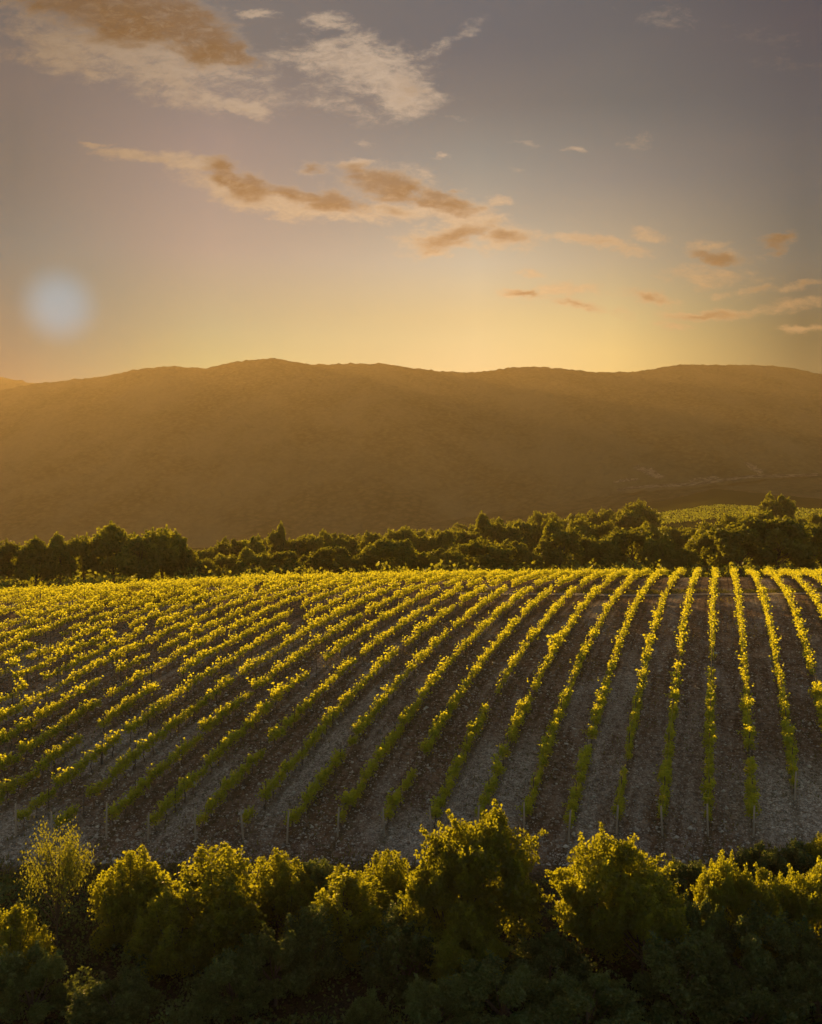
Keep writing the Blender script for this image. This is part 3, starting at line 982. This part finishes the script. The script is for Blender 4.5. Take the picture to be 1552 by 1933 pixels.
P_ROUND = [make_proto('round', proto_round(500 + i, 30000, 0.0145, 40, lobe_r=1.12, twigs=0.75), M_SHRUB) for i in range(3)]
P_SHOOT = [make_proto('shoot', proto_shoots(520 + i, 25000, 0.0155, 46), M_SHRUB) for i in range(3)]
P_GREEN = [make_proto('green', proto_round(540 + i, 21000, 0.0165, 36, airy=0.2, lobe_r=1.05, twigs=0.8), M_SHRUB_B) for i in range(3)]
P_GSHOOT = [make_proto('gshoot', proto_shoots(560 + i, 16000, 0.0175, 40), M_SHRUB_B) for i in range(2)]
P_SPARSE = make_proto('sparse', proto_sparse(580, 4200, 0.0125), M_TREE)
P_TREE = [make_proto('tree', proto_round(600 + i, 11000, 0.026, 40 + 6 * i, zlow=0.05, flat=0.46, lobe_r=1.1, twigs=0.25), M_TREE) for i in range(4)] + [make_proto('tree', proto_round(640 + i, 9000, 0.027, 30, zlow=0.08, airy=0.3, lobe_r=1.25, twigs=0.3), M_TREE) for i in range(2)]

# foreground growth: (photo column, photo row of its top, distance, width m, kind, variant, label)
FG = [
    (108, 1540, 47.5, 3.5, 'sparse', 0, 'slender small tree with bare fanned branches at the left below the vines'),
    (18, 1690, 44.0, 2.9, 'shoot', 0, 'yellow topped shrub cut by the left edge of the photo'),
    (248, 1580, 48.0, 3.4, 'shoot', 1, 'sunlit shrub just right of the slender bare-branched tree'),
    (400, 1566, 47.0, 4.6, 'shoot', 2, 'tall spiky shrub with golden shoots, largest of the left thicket'),
    (330, 1660, 45.5, 3.2, 'shoot', 0, 'shrub with golden side shoots in front of the tall spiky shrub'),
    (528, 1588, 48.5, 3.0, 'shoot', 1, 'low shrub with a few lit tips right of the tall spiky shrub'),
    (600, 1606, 49.5, 2.6, 'gshoot', 0, 'dark green low shrub between the lit thicket and the cone shaped shrub'),
    (655, 1622, 46.5, 3.8, 'shoot', 0, 'cone shaped shrub with lit golden top in the centre of the thicket'),
    (725, 1584, 49.0, 2.6, 'shoot', 2, 'bush with one lit tip just left of the big golden crown'),
    (908, 1530, 46.5, 5.5, 'round', 0, 'big round shrub tree with golden crown below the middle vine rows'),
    (850, 1610, 45.0, 4.4, 'round', 1, 'rounded golden shrub hugging the left side of the biggest golden crown'),
    (1152, 1566, 46.0, 5.5, 'round', 2, 'broad dark shrub tree with a lit golden rim, second biggest crown'),
    (1215, 1660, 44.5, 4.4, 'round', 0, 'dark rounded shrub on the right shoulder of the broad dark shrub tree'),
    (1372, 1618, 45.5, 3.2, 'round', 1, 'golden topped bush standing free right of the broad dark shrub tree'),
    (1450, 1640, 44.5, 3.4, 'round', 2, 'bush with golden top between the free golden bush and the right edge'),
    (1535, 1632, 44.8, 3.4, 'round', 0, 'golden topped bush cut by the right edge of the photo'),
    (1425, 1700, 43.0, 4.4, 'green', 0, 'dark green bush under the golden bushes at the right'),
    (1545, 1740, 42.0, 4.0, 'green', 1, 'dark shaded bush at the right edge below the golden bushes'),
    (520, 1740, 43.0, 3.4, 'green', 0, 'grey green shaded bush left of the dark clearing'),
    (440, 1800, 42.0, 3.4, 'green', 2, 'dim bush at the lower left of the dark clearing'),
    (215, 1835, 41.0, 3.6, 'green', 1, 'rounded grey green bush at the bottom left'),
    (60, 1790, 41.5, 3.6, 'green', 2, 'dark bush in the bottom left corner'),
    (690, 1850, 40.2, 1.5, 'gshoot', 1, 'narrow upright green sapling at the bottom beside the dark clearing'),
    (350, 1890, 40.0, 1.7, 'gshoot', 0, 'small green sapling at the bottom left of the clearing'),
    (770, 1690, 44.0, 3.2, 'gshoot', 1, 'dark leafy shrub right of the cone shaped shrub'),
    (585, 1690, 44.5, 2.6, 'gshoot', 0, 'dark shrub left of the cone shaped shrub'),
    (950, 1800, 41.0, 4.4, 'green', 0, 'wide dark green bush at the bottom under the biggest golden crown'),
    (1110, 1840, 40.0, 4.2, 'green', 1, 'dim bush at the bottom under the broad dark shrub tree'),
    (1290, 1770, 41.2, 4.6, 'green', 2, 'wide green bush at the bottom right of centre'),
    (1420, 1830, 40.0, 4.2, 'green', 0, 'dark bush at the bottom near the right corner'),
    (820, 1850, 40.0, 3.2, 'green', 2, 'low dark bush at the bottom right of the clearing'),
    (880, 1720, 43.5, 3.6, 'round', 2, 'shaded shrub at the foot of the biggest golden crown'),
    (1040, 1760, 43.0, 3.4, 'green', 1, 'shaded bush between the two biggest crowns'),
    (1330, 1700, 44.0, 2.6, 'green', 2, 'small dark bush under the free standing golden bush'),
    (1500, 1578, 53.0, 2.4, 'gshoot', 0, 'low green bush at the field edge near the right border'),
    (1440, 1590, 52.0, 2.8, 'green', 1, 'low dark scrub at the field edge right of the vine ends'),
    (1552, 1560, 53.5, 2.2, 'shoot', 1, 'small lit shrub at the field edge on the right border'),
    (1290, 1625, 50.0, 2.8, 'green', 2, 'low dark scrub behind the right shoulder of the broad shrub tree'),
    (-90, 1640, 45.0, 4.0, 'shoot', 2, None), (-190, 1600, 46.0, 5.0, 'round', 1, None), (1660, 1610, 45.5, 4.6, 'round', 1, None), (1760, 1560, 47.0, 6.0, 'round', 2, None),
]
KIND = {'round': P_ROUND, 'shoot': P_SHOOT, 'green': P_GREEN, 'gshoot': P_GSHOOT, 'sparse': [P_SPARSE]}
random.seed(21)
for px, py, Y, w, kind, va, lab in FG:
    x = (px - CX) / F * Y
    zt = -(py - HY) / F * Y
    zb = gz1(x, Y) - 0.05
    h = max(0.9, zt - zb)
    if lab is None:
        continue
    if kind in ('shoot', 'gshoot'):
        w *= 1.35
    plant('small_tree' if kind == 'sparse' else 'shrub', KIND[kind][va % len(KIND[kind])], x, Y, w, h / (1.12 if kind in ('shoot', 'gshoot') else 1.05), lab, 'tree' if kind == 'sparse' else 'shrub', 'shrubs along the foot of the vineyard')

# ------------------------------------------------------------------ tree belt beyond the crest, in ranks
random.seed(33)
BELT = []
ip = lambda xs, ys: (lambda x: float(np.interp(x, xs, ys)))
CROWNS = {   # photo column of the crown, photo row of its top, half width in photo pixels
    'front': (ip([-400, 0, 400, 776, 1200, 1552, 2000], [170, 172, 176, 186, 198, 194, 196]), [
        (-150, 1010, 50), (-70, 1026, 42), (16, 1028, 38), (68, 1024, 38), (114, 1018, 34), (158, 1014, 36), (214, 1000, 50), (262, 1018, 40), (306, 1000, 50), (346, 1036, 34), (386, 1056, 28), (424, 1048, 30),
        (478, 1042, 36), (538, 1044, 32), (582, 1054, 26), (624, 1036, 44), (676, 1050, 28), (736, 1022, 50), (800, 1046, 28), (842, 1036, 36), (905, 1024, 48), (960, 1022, 36), (1002, 1046, 24), (1056, 994, 42), (1108, 1020, 28),
        (1146, 1014, 34), (1194, 998, 56), (1246, 1010, 32), (1296, 1040, 28), (1336, 1008, 42), (1398, 988, 62), (1468, 984, 62), (1534, 996, 46), (1610, 980, 60), (1720, 990, 60), (1830, 985, 60)]),
    'second': (ip([-400, 400, 776, 1200, 1552, 2000], [212, 215, 240, 255, 245, 250]), [
        (-180, 1030, 60), (-60, 1038, 50), (40, 1046, 40), (120, 1040, 40), (180, 1036, 34), (330, 1040, 40), (392, 1036, 26), (432, 1018, 28), (476, 1014, 28), (526, 998, 20), (562, 1022, 34), (606, 1004, 26), (654, 1018, 30), (700, 1012, 24), (756, 1004, 38),
        (802, 1016, 26), (836, 1006, 28), (876, 1008, 32), (922, 980, 32), (962, 1000, 26), (990, 990, 34), (1040, 984, 26), (1096, 984, 34), (1150, 990, 30), (1232, 990, 36), (1284, 992, 36), (1330, 984, 36), (1384, 972, 34), (1436, 966, 40), (1500, 972, 40), (1560, 966, 40), (1660, 960, 60), (1780, 960, 60)]),
    'third': (ip([-400, 400, 776, 1200, 1552, 2000], [280, 285, 310, 325, 320, 330]), [
        (450, 1030, 26), (500, 1022, 24), (580, 1014, 28), (640, 1010, 24), (690, 1016, 22), (730, 1010, 22), (790, 1006, 26), (860, 998, 24), (900, 994, 22), (950, 986, 26), (1020, 974, 26), (1058, 980, 22), (1088, 974, 26), (1136, 964, 26), (1168, 974, 22), (1202, 954, 42),
        (1262, 972, 30), (1308, 974, 30), (1350, 968, 30), (1400, 964, 28), (1466, 936, 34), (1516, 956, 32), (1590, 950, 40), (1680, 945, 50)]),
    'rear': (ip([400, 776, 1200, 1552, 2000], [355, 385, 395, 400, 410]), [
        (620, 1014, 22), (670, 1010, 20), (715, 1012, 20), (770, 1002, 22), (820, 1000, 20), (866, 992, 22), (934, 984, 20), (975, 982, 20), (1040, 972, 20), (1110, 968, 20), (1150, 966, 18), (1176, 962, 22), (1228, 966, 20)])}
for name, (dist, lst) in CROWNS.items():
    for px, top, hw in lst:
        if px > 1215 and name in ('third', 'rear') and px != 1466:
            top += 24
        if px > 1270 and name == 'second':
            top += 8
        Y = dist(px) * random.uniform(0.97, 1.03)
        X = (px - CX) / F * Y
        h = max(3.0, -(top - HY) / F * Y - gz1(X, Y))
        BELT.append([name, px, X, Y, 2.0 * hw / F * Y * 1.10, h])
cnt = {}
for name, px, X, Y, w, h in BELT:
    seen = -30 < px < 1580
    if seen:
        cnt[name] = cnt.get(name, 0) + 1
        lab = 'round dark tree %s from the left in the %s rank of trees behind the vineyard' % (ORD[cnt[name] - 1], name)
    else:
        lab = 'round dark tree of the belt beyond the %s edge of the photo' % ('left' if px < 0 else 'right')
    plant('tree', random.choice(P_TREE), X, Y, w, h / 0.97, lab, 'tree', 'trees of the belt behind the vineyard')

# ------------------------------------------------------------------ undergrowth, weeds, stones
def on_ground(x, y):
    return ground_z(x, y)


N = 120000
y = rng.uniform(36, 56.5, N)
x = rng.uniform(-0.62, 0.62, N) * y
hh = vnoise(x * 0.45 + 7, y * 0.45, 3) * 0.6 + vnoise(x * 1.3, y * 1.3, 4) * 0.4
pxx = CX + F * x / y
edge_y = 53.5 + 3.0 * sstep(x, 12, 30) + 1.5 * (vnoise(x * 0.5, y * 0.2, 8) - 0.5)
clear = np.exp(-(((x + 5.2) / 2.6) ** 2 + ((y - 43.0) / 2.2) ** 2))
hmax = 1.5 * sstep(hh, 0.36, 0.75) * (1 - clear) * (1 - 0.75 * sstep(y, 48, 53)) + 0.12
keep = (y < edge_y) & (rng.uniform(0, 1, N) < 0.12 + 0.88 * sstep(hh, 0.36, 0.62) * (1 - clear))
x, y, hmax, hh = x[keep], y[keep], hmax[keep], hh[keep]
z = on_ground(x, y) + hmax * rng.uniform(0.05, 1, len(x)) ** 0.6
V, Q = leaf_quads(np.stack([x, y, z], -1), 0.085, 0.06, 0.2)
tn = np.clip(vnoise(x * 0.7, y * 0.7, 12) * 0.7 + rng.uniform(-0.1, 0.4, len(x)), 0, 1)
ug = link('undergrowth', mesh_np('undergrowth', V, [Q], M_SHRUB_B, np.repeat(tn, 4)))
tag(ug, 'dark tangled undergrowth filling the slope below the vineyard', 'undergrowth', None, 'stuff')

# weeds and grass blades: tufts by the field edge, by the track, between rows and on the left crest
def tufts(n_, xs, ys, hgt, dens_seed, thr):
    k_ = vnoise(xs * 0.6, ys * 0.25, dens_seed)
    m_ = k_ + rng.uniform(-0.15, 0.15, n_) > thr
    return xs[m_], ys[m_], np.full(m_.sum(), hgt)


parts = []
n_ = 26000
ys = rng.uniform(52.5, 60, n_); xs = rng.uniform(-0.55, 0.6, n_) * ys
m_ = ys < 55.5 + 3.5 * sstep(xs, 12, 26) + rng.normal(0, 0.8, n_)
parts.append(tufts(m_.sum(), xs[m_], ys[m_], 0.26, 31, 0.36))
n_ = 30000
ys = rng.uniform(58, 130, n_); xs = rng.uniform(-0.5, 0.5, n_) * ys
parts.append(tufts(n_, xs, ys, 0.17, 33, 0.66))
n_ = 9000
ys = rng.uniform(119.4, 124, n_); xs = rng.uniform(0.05, 0.5, n_) * ys
parts.append(tufts(n_, xs, ys, 0.24, 34, 0.3))
n_ = 9000
ys = rng.uniform(112, 128, n_); xs = (rng.uniform(170, 385, n_) - CX) / F * ys
parts.append(tufts(n_, xs, ys, 0.8, 35, 0.2))
gx_ = np.concatenate([p[0] for p in parts]); gy_ = np.concatenate([p[1] for p in parts]); gh_ = np.concatenate([p[2] for p in parts])
N = len(gx_)
gz_ = on_ground(gx_, gy_)
hh = gh_ * rng.uniform(0.5, 1.3, N)
a_ = rng.uniform(0, 6.283, N)
wv = np.stack([np.cos(a_), np.sin(a_), np.zeros(N)], -1) * (0.035 + 0.05 * gh_)[:, None]
b0 = np.stack([gx_, gy_, gz_ - 0.02], -1)
ln = np.stack([rng.normal(0, 0.35, N) * hh, rng.normal(0, 0.35, N) * hh, hh], -1)
V = np.stack([b0 - wv, b0 + wv, b0 + ln * 0.6 + wv * 0.7, b0 + ln], 1).reshape(-1, 3)
gr_ = link('grass', mesh_np('grass', V, [np.arange(N * 4).reshape(N, 4)], M_GRASS, np.repeat(rng.uniform(0, 1, N), 4)))
tag(gr_, 'low weeds and grass tufts along the field edge, track and rows', 'grass', None, 'stuff')

# loose stones on the soil
N = 42000
ys = 55.5 + 46 * rng.uniform(0, 1, N) ** 1.6
xs = rng.uniform(-0.5, 0.5, N) * ys
sz = np.exp(rng.normal(math.log(0.046), 0.5, N)).clip(0.02, 0.2)
oct_ = np.array([(1, 0, 0), (0, 1, 0), (-1, 0, 0), (0, -1, 0), (0, 0, 0.7), (0, 0, -0.6)], float)
octf = np.array([(0, 1, 4), (1, 2, 4), (2, 3, 4), (3, 0, 4), (1, 0, 5), (2, 1, 5), (3, 2, 5), (0, 3, 5)])
a_ = rng.uniform(0, 6.283, N)
sc3 = sz[:, None] * rng.uniform(0.6, 1.3, (N, 3))
v = oct_[None] * sc3[:, None, :] + rng.normal(0, 0.15, (N, 6, 3)) * sz[:, None, None]
vx = v[..., 0] * np.cos(a_)[:, None] - v[..., 1] * np.sin(a_)[:, None]
vy = v[..., 0] * np.sin(a_)[:, None] + v[..., 1] * np.cos(a_)[:, None]
V = np.stack([vx + xs[:, None], vy + ys[:, None], v[..., 2] + (on_ground(xs, ys) + sz * 0.15)[:, None]], -1).reshape(-1, 3)
Q = (octf[None] + (np.arange(N) * 6)[:, None, None]).reshape(-1, 3)
st_ = link('stones', mesh_np('stones', V, [Q], M_STONE, np.repeat(rng.uniform(0, 1, N), 6)))
tag(st_, 'pale loose stones scattered over the vineyard soil', 'stones', None, 'stuff')

# far vineyard on the rise at the right
N = 16000
row = rng.integers(0, 26, N)
yy = 424 + row * 3.4 + rng.normal(0, 0.35, N)
xx = rng.uniform(0.17, 0.62, N) * yy
V, Q = leaf_quads(np.stack([xx, yy, on_ground(xx, yy) + rng.uniform(0.3, 1.3, N)], -1), 0.36, 0.28)
fvv = link('vines', mesh_np('far_vines', V, [Q], M_FARVINE, np.repeat(rng.uniform(0, 0.8, N), 4)))
tag(fvv, 'small green vineyard on the far rise above the trees at the right', 'vines', None, 'stuff')

# undergrowth between the trees of the belt
N = 60000
y = rng.uniform(150, 400, N) ** 1.0
pxb = rng.uniform(-350, 1950, N)
x = (pxb - CX) / F * y
m_ = (y > crest(pxb) + 16) & (vnoise(x * 0.12, y * 0.12, 41) > 0.22) & ~((pxb > 1200) & (y > 330))
x, y = x[m_], y[m_]
hx = vnoise(x * 0.2, y * 0.2, 42) * 3.6 + 0.4
V, Q = leaf_quads(np.stack([x, y, on_ground(x, y) + hx * rng.uniform(0.05, 1, len(x)) ** 0.6], -1), 0.32, 0.24)
bu = link('undergrowth', mesh_np('belt_undergrowth', V, [Q], M_TREE, np.repeat(rng.uniform(0, 1, len(x)), 4)))
tag(bu, 'dark scrub filling the gaps between the trees behind the vineyard', 'undergrowth', None, 'stuff')

# trellis wires, one pair per row, following the ground
for k in ROWS:
    us = np.arange(near_end(k) - 0.7, 132, 2.2)
    xs, ys = row_xy(k, us)
    pxw = CX + F * xs / ys
    ok_ = (ys < crest(pxw)) & (pxw > -80) & (pxw < 1640)
    if ok_.sum() < 3:
        continue
    xs, ys = xs[ok_], ys[ok_]
    zs = ground_z(xs, ys)
    V, Q = tubes([(np.stack([xs, ys, zs + h_], -1), np.full(len(xs), 0.007)) for h_ in (0.78, 1.22)], 3)
    w_ = link('trellis_wire', mesh_np('trellis_wire', V, [Q], M_POST))
    tag(w_, 'thin trellis wires strung along the %s vine row from the right edge' % row_name(k), 'wire', 'trellis wires of the vine rows')
